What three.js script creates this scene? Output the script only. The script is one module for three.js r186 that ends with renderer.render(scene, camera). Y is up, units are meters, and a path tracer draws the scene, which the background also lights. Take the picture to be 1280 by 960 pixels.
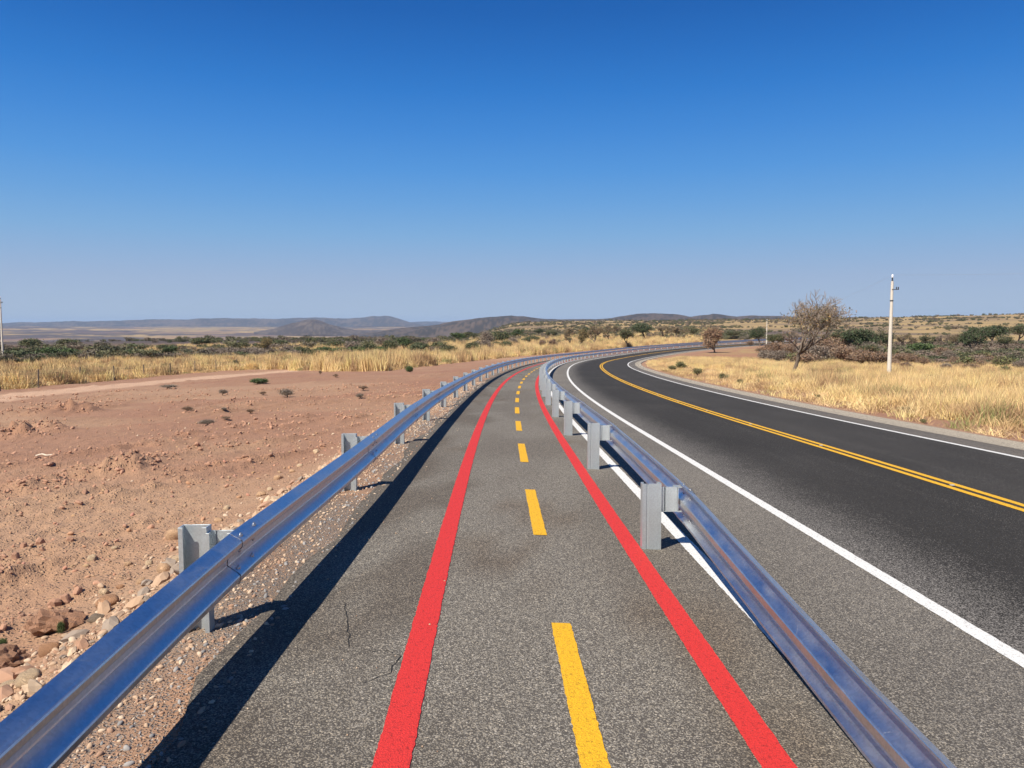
import * as THREE from 'three';
import { mergeGeometries, toCreasedNormals } from 'three/addons/utils/BufferGeometryUtils.js';

// ------------------------------------------------------------------ camera, sky, sun, exposure
const scene = new THREE.Scene();
const EYE = 1.625, PITCH = 0.07462;
const camera = new THREE.PerspectiveCamera(53.04, 4 / 3, 0.1, 40000);
camera.position.set(0, EYE, 0);
camera.lookAt(0, EYE - Math.tan(PITCH) * 10, -10);
const renderer = new THREE.WebGLRenderer({ antialias: true });
renderer.toneMapping = THREE.LinearToneMapping;
renderer.toneMappingExposure = 1.5;
renderer.shadowMap.enabled = true;

{ // clear dry-season sky: pale at the horizon, deep blue overhead
  const W = 8, H = 512, d = new Float32Array(W * H * 4);
  const stops = [[-90, .20, .19, .18], [-1, .28, .35, .44], [0, .285, .355, .447], [1.3, .271, .343, .446], [3.4, .234, .313, .445], [6.6, .146, .284, .475], [8.8, .099, .247, .482], [11.1, .063, .210, .479], [13.8, .039, .170, .45], [16.5, .0223, .1353, .407], [19, .0152, .107, .355], [21.5, .0105, .084, .303], [27, .006, .064, .25], [40, .004, .05, .2], [60, .004, .044, .175], [90, .004, .042, .165]];
  for (let j = 0; j < H; j++) {
    const el = (j + .5) / H * 180 - 90;
    let k = 0; while (k < stops.length - 2 && stops[k + 1][0] < el) k++;
    const a = stops[k], b = stops[k + 1]; let t = Math.min(1, Math.max(0, (el - a[0]) / (b[0] - a[0])));
    for (let i = 0; i < W; i++) for (let c = 0; c < 4; c++) d[(j * W + i) * 4 + c] = c < 3 ? a[c + 1] + (b[c + 1] - a[c + 1]) * t : 1;
  }
  const sky = new THREE.DataTexture(d, W, H, THREE.RGBAFormat, THREE.FloatType);
  sky.mapping = THREE.EquirectangularReflectionMapping; sky.magFilter = sky.minFilter = THREE.LinearFilter;
  sky.colorSpace = THREE.LinearSRGBColorSpace; sky.needsUpdate = true;
  scene.background = sky; scene.environment = sky;
}
const sun = new THREE.DirectionalLight(new THREE.Color(1, .93, .82), 5);
{ // shadows fall to the right and away from the camera
  const toSun = new THREE.Vector3(-.55, 1, .66).normalize();
  sun.position.copy(toSun).multiplyScalar(120).add(new THREE.Vector3(0, 0, -40)); sun.target.position.set(0, 0, -40);
  sun.castShadow = true; sun.shadow.mapSize.set(4096, 4096);
  Object.assign(sun.shadow.camera, { left: -90, right: 90, top: 90, bottom: -90, near: 1, far: 400 });
  scene.add(sun, sun.target);
}

// ------------------------------------------------------------------ helpers
function rng(seed) { let a = seed >>> 0; return () => { a = (a + 0x6D2B79F5) >>> 0; let t = a; t = Math.imul(t ^ (t >>> 15), t | 1); t ^= t + Math.imul(t ^ (t >>> 7), t | 61); return ((t ^ (t >>> 14)) >>> 0) / 4294967296; }; }
const hash = (x, y) => { let h = Math.imul(x | 0, 374761393) + Math.imul(y | 0, 668265263) | 0; h = Math.imul(h ^ (h >>> 13), 1274126177); return ((h ^ (h >>> 16)) >>> 0) / 4294967296; };
function noise(x, y) { const i = Math.floor(x), j = Math.floor(y); let u = x - i, v = y - j; u = u * u * (3 - 2 * u); v = v * v * (3 - 2 * v); return (hash(i, j) * (1 - u) + hash(i + 1, j) * u) * (1 - v) + (hash(i, j + 1) * (1 - u) + hash(i + 1, j + 1) * u) * v; }
const fbm = (x, y, n = 4) => { let s = 0, a = .5, t = 0; for (let k = 0; k < n; k++) { s += a * noise(x + 17.3 * k, y - 9.1 * k); t += a; a *= .5; x *= 2.03; y *= 2.03; } return s / t; };
const ss = (a, b, x) => { const t = Math.min(1, Math.max(0, (x - a) / (b - a))); return t * t * (3 - 2 * t); };
const lerp = (a, b, t) => a + (b - a) * t;
const table = (xs, ys, x) => { if (x <= xs[0]) return ys[0]; for (let k = 1; k < xs.length; k++) if (x <= xs[k]) return lerp(ys[k - 1], ys[k], (x - xs[k - 1]) / (xs[k] - xs[k - 1])); return ys[ys.length - 1]; };
const mix3 = (a, b, t) => [lerp(a[0], b[0], t), lerp(a[1], b[1], t), lerp(a[2], b[2], t)];
const used = new Map();
function numbered(n) { const k = used.get(n) || 0; used.set(n, k + 1); return k ? n + '_' + String(k).padStart(3, '0') : n; }
function shade(o) { o.traverse(m => { if (m.isMesh) { m.castShadow = true; m.receiveShadow = true; } }); return o; }
function tag(o, label, category, group, kind) { if (label) o.userData.label = label; if (category) o.userData.category = category; if (group) o.userData.group = group; if (kind) o.userData.kind = kind; return o; }
function addTop(o, name, label, category, group, kind) { o.name = numbered(name); tag(o, label, category, group, kind); scene.add(shade(o)); return o; }
function part(name, g, m, parent) { const o = new THREE.Mesh(g, m); o.name = name; parent.add(shade(o)); return o; }
function geo(pos, idx, uv, col) {
  const g = new THREE.BufferGeometry(); g.setAttribute('position', new THREE.Float32BufferAttribute(pos, 3));
  if (uv) g.setAttribute('uv', new THREE.Float32BufferAttribute(uv, 2)); if (col) g.setAttribute('color', new THREE.Float32BufferAttribute(col, 3));
  if (idx) g.setIndex(idx); g.computeVertexNormals(); return g;
}

// ------------------------------------------------------------------ the road's line (metres along it: s, metres to its right: o)
const KS = [0, 12, 24, 36, 50, 65, 85, 110, 140, 180, 230, 330], KV = [.0024, .0016, .0019, .0024, .0018, .0014, .0029, .0043, .0046, .005, .0057, .004];
const GS = [0, 15, 30, 50, 75, 110, 150, 230, 330], GV = [-.0156, -.0331, -.0284, -.0281, -.0284, -.0199, .0014, .0127, .010];
const DS = .25, S0 = -14, NS = Math.round((300 - S0) / DS) + 1, RX = [], RY = [], RZ = [], RH = [];
{
  const i0 = Math.round(-S0 / DS); RX[i0] = .403; RY[i0] = 0; RZ[i0] = 0; RH[i0] = -.0338;
  const step = (i, dir) => { const s = S0 + i * DS, j = i + dir, h = RH[i] + dir * DS * table(KS, KV, s); RH[j] = h; RX[j] = RX[i] + dir * DS * Math.sin(h); RZ[j] = RZ[i] + dir * DS * Math.cos(h); RY[j] = RY[i] + dir * DS * table(GS, GV, s); };
  for (let i = i0; i < NS - 1; i++) step(i, 1); for (let i = i0; i > 0; i--) step(i, -1);
}
const at1 = (A, s) => { const f = Math.min(NS - 1.001, Math.max(0, (s - S0) / DS)), i = Math.floor(f); return lerp(A[i], A[i + 1], f - i); };
const crossY = (o, s) => Math.min(o, 1.25) * -.0411 + Math.max(o - 1.25, 0) * lerp(-.0267, -.0299, ss(0, 70, s));
function road(s, o, up = 0) { const h = at1(RH, s); return [at1(RX, s) + o * Math.cos(h), at1(RY, s) + crossY(o, s) + up, -(at1(RZ, s) - o * Math.sin(h))]; }
function nearest(x, f) { // road coordinates of a ground point (x right, f forward)
  let b = 1e9, bi = 0;
  for (let i = 0; i < NS; i += 8) { const dx = x - RX[i], dz = f - RZ[i], d = dx * dx + dz * dz; if (d < b) { b = d; bi = i; } }
  for (let i = Math.max(0, bi - 8); i <= Math.min(NS - 1, bi + 8); i++) { const dx = x - RX[i], dz = f - RZ[i], d = dx * dx + dz * dz; if (d < b) { b = d; bi = i; } }
  const h = RH[bi], dx = x - RX[bi], dz = f - RZ[bi];
  return [S0 + bi * DS + dx * Math.sin(h) + dz * Math.cos(h), dx * Math.cos(h) - dz * Math.sin(h)];
}
const OFF = { leftRed: -.770, rightRed: .717, white2: 1.21, white: 2.432, yellow: 5.30, farWhite: 8.18, edge: 9.72, postL: -1.94, postR: .895 };

// ------------------------------------------------------------------ lie of the land
const MOUNDS = []; // [x, f, radius, height] heaps of scraped earth, filled in below
function farLand(x, f, r) {
  const az = Math.atan2(x, f), side = ss(-.13, .02, az);
  const left = -4.3 + -46 * ss(300, 1500, r) + (fbm(x / 900, f / 900, 3) - .5) * 14 * ss(700, 2500, r) + 50 * ss(1800, 9000, r);
  const top = table([-.1, .0, .12, .25, .4, .6], [3, 7, 12, 13, 15, 21], az);
  const right = -4 + ss(260, 500, r) * 1.2 + (top + 3) * ss(330, 1500, r) - 40 * ss(1650, 3500, r) + (fbm(x / 260 + 5, f / 260, 3) - .5) * 6 * ss(250, 700, r);
  return lerp(left, right, side);
}
const ridge = (x, f) => { const a = .28, lx = x * Math.cos(a) - f * Math.sin(a), lf = x * Math.sin(a) + f * Math.cos(a), n1 = fbm(lx * 1.1 + 3, lf * .13, 3); return Math.pow(1 - Math.abs(2 * n1 - 1), 6) * ss(.4, .6, fbm(x * .2 + 9, f * .2, 2)); };
function land(x, f) {
  const r = Math.hypot(x, f); let y;
  const w = f < -30 ? 1 : ss(140, 300, r);
  if (w < 1) {
    const [s, o] = nearest(x, f), e = Math.min(300, Math.max(S0, s)), base = at1(RY, e);
    if (o < -1.5) {
      const d = -o - 1.5;
      y = base + crossY(o < -1.9 ? -1.9 : o, e) - .13 - .17 * ss(.3, 2.2, d) - .037 * Math.max(0, Math.min(d, 60) - 1);
      y += (fbm(x * .35, f * .35, 3) - .5) * .16 * ss(1, 6, d);
      const q = ss(.8, 3, d), a = .28, lx = x * Math.cos(a) - f * Math.sin(a), lf = x * Math.sin(a) + f * Math.cos(a); // grader and wheel marks
      const n2 = noise(lx * 2.6, lf * .35 + 7);
      y += q * ((r < 70 ? .11 * ridge(x, f) : 0) * (.4 + noise(x * 4, f * 4)) + .04 * (n2 - .5) + .03 * (noise(x * 6, f * 6) - .5) + .03 * (noise(x * 15, f * 15) - .5) + .02 * Math.pow(noise(x * 31, f * 31), 3));
      y += .13 * Math.exp(-((d - 1.0) * (d - 1.0)) / .1) * (.35 + 1.1 * fbm(x * 2.4, f * 2.4, 3)); // low ridge of spilt gravel beside the rail
      const lo = -4.25; if (y < lo + .6) { const t = (y - lo) / .6; y = t > 0 ? lo + .6 * (t * t * .5 + .0 + t * .5) * 1 : lo - .0 + (y - lo) * .15; }
    } else if (o < OFF.edge + .05) y = base + crossY(o, e) - .16;
    else {
      const d = o - OFF.edge;
      y = base + crossY(OFF.edge, e) - .16 + .08 * ss(.2, 1.2, d) - .012 * Math.min(d, 60) + (fbm(x * .2, f * .2, 3) - .5) * .5 * ss(1, 9, d) + (noise(x * 3, f * 3) - .5) * .07 * ss(.6, 2, d);
    }
    for (const m of MOUNDS) { const dx = x - m[0], dz = f - m[1], q = Math.exp(-(dx * dx + dz * dz) / (m[2] * m[2])); if (q > .01) y += m[3] * q * (.1 + 1.2 * Math.pow(fbm(x * 3.1, f * 3.1, 3), 1.5)) + q * m[3] * (.9 * Math.pow(noise(x * 5.5, f * 5.5), 2) + .5 * (noise(x * 13, f * 13) - .4)); }
  }
  if (w > 0) { const g = farLand(x, f, r); y = w < 1 ? lerp(y, g, w) : g; }
  return y;
}
// where the sight line through a point of the photograph (1280 x 960) meets the land
function spot(u, v, most = 4000) {
  const c = Math.cos(PITCH), sn = Math.sin(PITCH), px = (u - 640) / 962, py = (480 - v) / 962;
  const dx = px, dy = py * c - sn, df = c + py * sn; let t0 = 1.5, t = 1.5;
  while (t < most) { if (EYE + dy * t < land(dx * t, df * t)) { for (let k = 0; k < 18; k++) { const m = (t0 + t) / 2; if (EYE + dy * m < land(dx * m, df * m)) t = m; else t0 = m; } break; } t0 = t; t *= 1.012; }
  return { x: dx * t, f: df * t, t, y: land(dx * t, df * t) };
}
for (const [u, v, r, h] of [[84, 514, .8, .34], [100, 512, .6, .25], [50, 519, .6, .2], [12, 546, .55, .3], [50, 539, .6, .24], [62, 537, .4, .2], [30, 541, .5, .2], [156, 584, .35, .13], [128, 588, .35, .1], [172, 580, .3, .11], [196, 574, .3, .08], [35, 609, .3, .09], [60, 604, .3, .08]]) { const p = spot(u, v); MOUNDS.push([p.x, p.f, r, h]); }
const TRACK = [[-120, 510], [0, 496], [100, 487], [200, 477.5], [300, 469], [372, 463]].map(([u, v]) => { const p = spot(u, v); return [p.x, p.f]; });
const EDGE_L = [[-200, 505], [-80, 493], [0, 487], [100, 479], [200, 470], [310, 461.5], [360, 462], [420, 464.5], [480, 463.5], [540, 457], [600, 450], [660, 444.5], [720, 439.5], [790, 434.5], [860, 430]].map(([u, v]) => { const p = spot(u, v); return [Math.atan2(p.x, p.f), Math.hypot(p.x, p.f)]; });
const edgeR = az => table(EDGE_L.map(e => e[0]), EDGE_L.map(e => e[1]), az);
function segDist(P, x, f) { let b = 1e9; for (let k = 1; k < P.length; k++) { const ax = P[k - 1][0], af = P[k - 1][1], dx = P[k][0] - ax, df = P[k][1] - af, t = Math.min(1, Math.max(0, ((x - ax) * dx + (f - af) * df) / (dx * dx + df * df))); b = Math.min(b, Math.hypot(x - ax - t * dx, f - af - t * df)); } return b; }
// how much dry grass grows at a ground point, 0..1
function grassiness(x, f, so) {
  const r = Math.hypot(x, f), [s, o] = so || nearest(x, f);
  if (o < -1.5) { const e = edgeR(Math.atan2(x, f)); return ss(e - .3, e + 1.2, r + (fbm(x * .5, f * .5, 3) - .5) * 7); }
  if (o < OFF.edge + .6) return 0;
  const d = o - OFF.edge, bare = lerp(2.3, 1.1, ss(35, 15, s)) + 5.5 * Math.exp(-Math.pow((s - 72) / 20, 2));
  return ss(bare * .7, bare + 2.2, d + (fbm(x * .5, f * .5, 3) - .5) * 3.2);
}

// ------------------------------------------------------------------ textures
function dataTex(n, fn, srgb) { const d = new Uint8Array(n * n * 4); fn(d, n); const t = new THREE.DataTexture(d, n, n); t.wrapS = t.wrapT = THREE.RepeatWrapping; t.magFilter = THREE.LinearFilter; t.minFilter = THREE.LinearMipmapLinearFilter; t.generateMipmaps = true; if (srgb) t.colorSpace = THREE.SRGBColorSpace; t.needsUpdate = true; return t; }
const toS = v => Math.max(0, Math.min(255, 255 * (v <= .0031308 ? v * 12.92 : 1.055 * Math.pow(v, 1 / 2.4) - .055)));
function aggregate(n, seed, count, rmin, rmax, binder, stone) { // crushed stone in bitumen: returns colour and height maps
  const R = rng(seed), col = new Float32Array(n * n * 3), hgt = new Float32Array(n * n);
  for (let i = 0; i < n * n; i++) { const k = .75 + .5 * R(); for (let c = 0; c < 3; c++) col[i * 3 + c] = binder[c] * k; hgt[i] = .15 + .2 * R(); }
  for (let q = 0; q < count; q++) {
    const cx = R() * n, cy = R() * n, r = rmin + (rmax - rmin) * R() * R(), e = .6 + .4 * R(), an = R() * 3.14, ca = Math.cos(an), sa = Math.sin(an), c3 = stone(R), top = .45 + .55 * R(), m = Math.ceil(r);
    for (let y = -m; y <= m; y++) for (let x = -m; x <= m; x++) {
      const a = (x * ca + y * sa) / r, b = (y * ca - x * sa) / (r * e), d = a * a + b * b; if (d > 1) continue;
      const i = ((Math.floor(cy + y) + n) % n) * n + (Math.floor(cx + x) + n) % n, hh = top * Math.sqrt(1 - d * .8); if (hh < hgt[i]) continue;
      hgt[i] = hh; const k = .9 + .2 * R(); for (let c = 0; c < 3; c++) col[i * 3 + c] = c3[c] * k;
    }
  }
  return [dataTex(n, d => { for (let i = 0; i < n * n; i++) { for (let c = 0; c < 3; c++) d[i * 4 + c] = toS(col[i * 3 + c]); d[i * 4 + 3] = 255; } }, true), dataTex(n, d => { for (let i = 0; i < n * n; i++) { d[i * 4] = d[i * 4 + 1] = d[i * 4 + 2] = 255 * Math.min(1, hgt[i]); d[i * 4 + 3] = 255; } })];
}
const greyStone = R => { const k = .11 + .31 * R() * R() + .06 * R(), w = R(); return [k * (1.05 + .1 * w), k * (.985 + .03 * w), k * (.88 - .08 * w)]; };
const [pathMap, pathBump] = aggregate(1024, 11, 60000, 1.4, 4.2, [.07, .062, .053], greyStone);
const [roadMap, roadBump] = aggregate(1024, 12, 42000, 1.5, 4.6, [.015, .0135, .0115], R => { const k = .018 + .065 * R() * R(); return [k * 1.07, k * .98, k * .86]; });
const [gravelMap, gravelBump] = aggregate(1024, 13, 26000, 1.5, 6, [.26, .18, .125], R => { const k = .08 + .26 * R() * R() + .05, w = R(); return w < .3 ? [k * 1.25, k * .86, k * .6] : [k, k * .95, k * .9]; });
const [soilMap, soilBump] = aggregate(1024, 14, 20000, 1, 5, [.66, .62, .58], R => { const k = .42 + .5 * R(); return [k, k * (.94 + .06 * R()), k * (.88 + .1 * R())]; });
const laneMap = (() => { // across: 5.76 m of carriageway, along: 11.52 m
  const W = 1024, H = 2048, d = new Uint8Array(W * H * 4), R = rng(15), seam = (fn, v) => fn(v) * (1 - v) + fn(v - 1) * v;
  for (let y = 0; y < H; y++) { const v = y / H; for (let x = 0; x < W; x++) {
    const o = 2.44 + 5.76 * x / W; if ((x & 3) === 0) { var n = seam(q => fbm(o * 5.1, q * 46, 3), v), st = seam(q => fbm(o * 5 + 30, q * 2.2, 3), v), pat = seam(q => fbm(o * 1.2 + 9, q * 5, 3), v); }
    const wheel = Math.exp(-Math.pow((o - 3.25) / .3, 2)) + Math.exp(-Math.pow((o - 4.65) / .3, 2)) + Math.exp(-Math.pow((o - 6.05) / .3, 2)) + Math.exp(-Math.pow((o - 7.35) / .3, 2));
    const light = .012 + .5 * ss(3.5, 2.45, o + (n - .5) * .3) + .035 * wheel * st + (o > 5.3 ? .03 : 0) * pat + .03 * ss(.55, .75, st);
    const q = R(), k = q < light ? .10 + .2 * R() : (.018 + .05 * R() * R()) * (.75 + .6 * pat) * (o > 5.3 ? 1.25 : 1), i = (y * W + x) * 4;
    d[i] = toS(k * 1.06); d[i + 1] = toS(k * .98); d[i + 2] = toS(k * .89); d[i + 3] = 255;
  } }
  const t = new THREE.DataTexture(d, W, H); t.wrapS = t.wrapT = THREE.RepeatWrapping; t.magFilter = THREE.LinearFilter; t.minFilter = THREE.LinearMipmapLinearFilter; t.generateMipmaps = true; t.colorSpace = THREE.SRGBColorSpace; t.repeat.set(1 / 5.76, 1 / 11.52); t.offset.set(-2.44 / 5.76, 0); t.needsUpdate = true; return t;
})();
const paintWear = dataTex(512, (d, n) => { const R = rng(5); for (let i = 0; i < n * n; i++) { const x = i % n, y = i / n | 0; const w = fbm(x / 9, y / 9, 3), k = (R() < .09 + .3 * ss(.6, .78, w) ? .3 + .4 * R() : .9 + .1 * R()); d[i * 4] = d[i * 4 + 1] = d[i * 4 + 2] = 255 * k; d[i * 4 + 3] = 255; } }, true);
const spangle = dataTex(512, (d, n) => { // zinc crystals
  const R = rng(8), P = []; for (let k = 0; k < 900; k++) P.push([R() * n, R() * n, R()]);
  const G = 32, cell = n / G, B = Array.from({ length: G * G }, () => []); P.forEach(p => B[(p[1] / cell | 0) * G + (p[0] / cell | 0)].push(p));
  for (let y = 0; y < n; y++) for (let x = 0; x < n; x++) {
    let b = 1e9, v = 0; const gx = x / cell | 0, gy = y / cell | 0;
    for (let j = -2; j <= 2; j++) for (let i = -2; i <= 2; i++) for (const p of B[((gy + j + G) % G) * G + (gx + i + G) % G]) { let dx = Math.abs(x - p[0]), dy = Math.abs(y - p[1]); dx = Math.min(dx, n - dx); dy = Math.min(dy, n - dy); const q = dx * dx + dy * dy; if (q < b) { b = q; v = p[2]; } }
    const i = (y * n + x) * 4, k = 205 + 34 * v + 14 * (R() - .5); d[i] = d[i + 1] = d[i + 2] = k; d[i + 3] = 255;
  }
});
const scuffs = dataTex(512, (d, n) => { const R = rng(9), h = new Float32Array(n * n).fill(.34); for (let y = 0; y < n; y++) for (let x = 0; x < n; x++) h[y * n + x] += .2 * fbm(x / 40, y / 14, 3) - .06; for (let q = 0; q < 40; q++) { let x = R() * n, y = R() * n; const a = R() * 6.3, l = 8 + 50 * R(); for (let t = 0; t < l; t++) { const i = ((y | 0) + n) % n * n + ((x | 0) + n) % n; h[i] = .5; x += Math.cos(a); y += Math.sin(a) * .5; if (x < 0) x += n; if (y < 0) y += n; } } for (let i = 0; i < n * n; i++) { d[i * 4] = d[i * 4 + 1] = d[i * 4 + 2] = 255 * Math.min(1, h[i]); d[i * 4 + 3] = 255; } });
const rep = (t, a, b = a) => { const c = t.clone(); c.repeat.set(a, b); c.needsUpdate = true; return c; };
const std = o => new THREE.MeshStandardMaterial(o);
const M = {
  path: std({ map: rep(pathMap, .62), bumpMap: rep(pathBump, .62), bumpScale: .004, roughness: .93, vertexColors: true }),
  road: new THREE.MeshPhysicalMaterial({ specularIntensity: .35, map: laneMap, bumpMap: rep(roadBump, .62), bumpScale: .004, roughness: 1, vertexColors: true }),
  gravel: std({ map: rep(gravelMap, .55), bumpMap: rep(gravelBump, .55), bumpScale: .02, roughness: 1, vertexColors: true }),
  soil: std({ map: rep(soilMap, .24), bumpMap: rep(soilBump, .24), bumpScale: .028, roughness: 1, vertexColors: true }),
  concrete: std({ map: rep(pathMap, .9), color: new THREE.Color(2.0, 1.9, 1.7), roughness: .95 }),
  red: std({ color: new THREE.Color(.64, .028, .022), map: rep(paintWear, 1.4), bumpMap: rep(pathBump, .62), bumpScale: .0025, roughness: .75 }),
  yellow: std({ color: new THREE.Color(.80, .43, .008), map: rep(paintWear, 1.4), bumpMap: rep(pathBump, .62), bumpScale: .0025, roughness: .75 }),
  white: std({ color: new THREE.Color(.78, .77, .73), map: rep(paintWear, 1.4), bumpMap: rep(pathBump, .62), bumpScale: .0025, roughness: .75 }),
  beam: std({ color: new THREE.Color(.80, .81, .82), map: rep(spangle, 3), roughnessMap: rep(scuffs, .53), roughness: 1, metalness: 1 }),
  post: std({ color: new THREE.Color(.56, .61, .62), map: rep(spangle, 5), roughnessMap: rep(scuffs, 2.2), roughness: 1, metalness: .6 }),
  bolt: std({ color: new THREE.Color(.5, .5, .5), roughness: .45, metalness: .9 }),
  stone: [[.78, .52, .32], [.86, .66, .44], [.66, .38, .22], [.34, .27, .2]].map(c => std({ color: new THREE.Color(...c), map: rep(soilMap, 1), bumpMap: rep(soilBump, 1.3), bumpScale: .01, roughness: 1 })),
  clod: std({ color: new THREE.Color(.58, .33, .21), map: rep(soilMap, 1), bumpMap: rep(soilBump, 1), bumpScale: .02, roughness: 1 }),
  pebble: std({ color: 0xffffff, roughness: 1 }),
  grass: std({ color: 0xffffff, vertexColors: true, roughness: .9 }),
  leaf: std({ color: 0xffffff, vertexColors: true, roughness: .8 }),
  bark: std({ color: new THREE.Color(.15, .115, .085), roughness: 1 }),
  pole: std({ color: new THREE.Color(.92, .89, .8), map: rep(soilMap, .8), roughness: .9 }),
  porcelain: std({ color: new THREE.Color(.82, .83, .85), roughness: .2 }),
  dark: std({ color: new THREE.Color(.035, .035, .04), roughness: .6 }),
  fencePost: std({ color: new THREE.Color(.13, .10, .08), roughness: 1 }),
  stick: std({ color: new THREE.Color(.62, .52, .40), roughness: .9 }),
  crack: std({ color: new THREE.Color(.012, .012, .012), roughness: 1 })
};

// ------------------------------------------------------------------ ground: one sheet to the horizon
const DIRT = [.43, .24, .146], PALE = [.53, .34, .215], STRAW = [.50, .36, .155], SCRUB = [.105, .082, .075], REDSOIL = [.42, .20, .125], SANDY = [.52, .35, .225];
function landColour(x, f, r, so) {
  let c; const n1 = fbm(x * .5, f * .5, 3), n2 = fbm(x * .07 + 3, f * .07, 3);
  if (r < 330) {
    const [s, o] = so, g = grassiness(x, f, so);
    c = mix3(DIRT, PALE, ss(.35, .75, n2) * .7 + .3 * ss(.4, .7, n1));
    c = mix3(c, [.40, .205, .13], ss(.5, .72, fbm(x * .22 + 40, f * .22, 3)) * .6);
    if (o < 0) c = mix3(c, [.74, .50, .345], ss(3.4, 1.8, segDist(TRACK, x, f) + (n1 - .5) * 1.2) * .9);
    if (o < 0 && o > -3.6) c = mix3(c, SANDY, ss(-3.3, -2.5, o + (n1 - .5) * .9) * .9);
    const under = mix3(STRAW, REDSOIL, Math.max(ss(.45, .7, n1) * .75, .8 * ss(.5, .66, fbm(x / 30 + 12, f / 22, 3))));
    c = mix3(c, under, g * .9);
  }
  const far = ss(170, 330, r);
  if (far > 0) {
    const az = Math.atan2(x, f);
    const p1 = fbm(x / 130 + 8, f / 130, 4), p2 = fbm(x / 620, f / 420 + 4, 4), right = ss(-.1, .02, az);
    let q = mix3(SCRUB, STRAW, ss(.5, .58, p1 * .5 + p2 * .5 + right * .3 + .13 * Math.exp(-Math.pow((x + 2250) / 1500, 2) - Math.pow((f - 5800) / 1500, 2))));
    q = mix3(q, [.42, .25, .17], ss(.55, .68, fbm(x / 340 + 20, f / 300, 3)) * (.5 + .35 * right));
    q = mix3(q, [.2, .145, .105], .6 * right * ss(.5, .62, fbm(x / 75 + 3, f / 75, 4))); q = mix3(q, SCRUB, .4 * (1 - .4 * right) * ss(.45, .62, fbm(x / 38, f / 38, 3)));
    c = c ? mix3(c, q, far) : q;
  }
  return c;
}
{
  const ang = []; for (let a = -180; a < -42; a += 3) ang.push(a); for (let a = -42; a < 42; a += .2) ang.push(a); for (let a = 42; a <= 180.01; a += 3) ang.push(a);
  const rings = []; for (let r = 1; r < 14500;) { rings.push(r); r *= r < 45 ? 1.0085 : r < 400 ? 1.016 : 1.035; }
  const pos = [], uv = [], col = [], idx = [], A = ang.length;
  for (const r of rings) for (const a of ang) {
    const t = a * Math.PI / 180, x = r * Math.sin(t), f = r * Math.cos(t), inside = Math.abs(a) < 46;
    pos.push(x, land(x, f), -f); uv.push(x, f); col.push(...landColour(x, f, r, r < 330 ? nearest(x, f) : null));
  }
  for (let j = 0; j < rings.length - 1; j++) for (let i = 0; i < A - 1; i++) { const p = j * A + i, q = p + A; idx.push(p, q + 1, q, p, p + 1, q + 1); }
  const g = geo(pos, idx, uv, col);
  addTop(new THREE.Mesh(g, M.soil), 'ground', 'reddish bare soil and dry grassland running out to the horizon', 'ground', null, 'structure');
}

// ------------------------------------------------------------------ carriageway, cycle path, verges
const SG = []; for (let s = -8; s < 285;) { SG.push(s); s += s < 40 ? .5 : s < 120 ? 1 : 2; }
function ribbon(offs, s0, s1, up, tint, fine) { // offs: [offset, extra height] pairs or functions of s
  const inner = SG.filter(s => s > s0 + .01 && s < s1 - .01); if (fine) for (let s = Math.max(s0, 1.5) + fine; s < Math.min(s1, 14); s += fine) inner.push(s);
  const ss_ = [s0, ...inner.sort((a, b) => a - b), s1], pos = [], uv = [], col = [], idx = [], n = offs.length;
  for (const s of ss_) for (const q of offs) { const o = typeof q[0] === 'function' ? q[0](s) : q[0]; pos.push(...road(s, o, up + q[1])); uv.push(o, s); col.push(...(tint ? tint(s, o) : [1, 1, 1])); }
  for (let j = 0; j < ss_.length - 1; j++) for (let i = 0; i < n - 1; i++) { const a = j * n + i, b = a + n; idx.push(a, a + 1, b + 1, a, b + 1, b); }
  return geo(pos, idx, uv, col);
}
const range = (a, b, n) => Array.from({ length: n + 1 }, (_, i) => [a + (b - a) * i / n, 0]);
const ragged = s => -1.7 + (fbm(s * .8, 3, 3) - .5) * .22 + (noise(s * 5, 9) - .5) * .05;
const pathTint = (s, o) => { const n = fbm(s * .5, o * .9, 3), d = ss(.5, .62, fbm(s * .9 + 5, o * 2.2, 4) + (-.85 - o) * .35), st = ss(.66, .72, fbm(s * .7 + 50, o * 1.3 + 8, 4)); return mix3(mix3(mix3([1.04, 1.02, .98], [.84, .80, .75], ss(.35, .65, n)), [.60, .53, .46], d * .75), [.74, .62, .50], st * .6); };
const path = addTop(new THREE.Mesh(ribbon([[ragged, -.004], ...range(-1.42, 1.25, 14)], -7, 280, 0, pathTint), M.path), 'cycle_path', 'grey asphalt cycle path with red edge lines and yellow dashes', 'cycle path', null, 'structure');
const hardShoulder = addTop(new THREE.Mesh(ribbon(range(1.25, 2.44, 5), -7, 280, 0, (s, o) => mix3([1.02, 1, .97], [.84, .82, .8], ss(.4, .7, fbm(s * .5, o * .9, 3)))), M.path), 'road_shoulder', 'light grey asphalt strip between guardrail and white edge line', 'shoulder', null, 'structure');
const carriage = addTop(new THREE.Mesh(ribbon(range(2.44, 8.2, 12), -7, 285, 0), M.road), 'road', 'dark new asphalt two lane road curving to the right', 'road', null, 'structure');
addTop(new THREE.Mesh(ribbon(range(8.2, 8.98, 3), -7, 285, 0, (s, o) => { const k = .62 + .25 * fbm(s * .4, o * 2, 3); return [k * 1.02, k * .97, k * .93]; }), M.path), 'road_shoulder', 'narrow worn asphalt strip beyond the far white line', 'shoulder', null, 'structure');
addTop(new THREE.Mesh(ribbon([[8.98, .004], [9.06, .012], [9.35, -.03], [9.68, .03], [OFF.edge, .028], [9.76, -.12]], -7, 285, 0), M.concrete), 'gutter', 'shallow pale concrete gutter along the far side of the road', 'gutter', null, 'structure');
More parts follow.
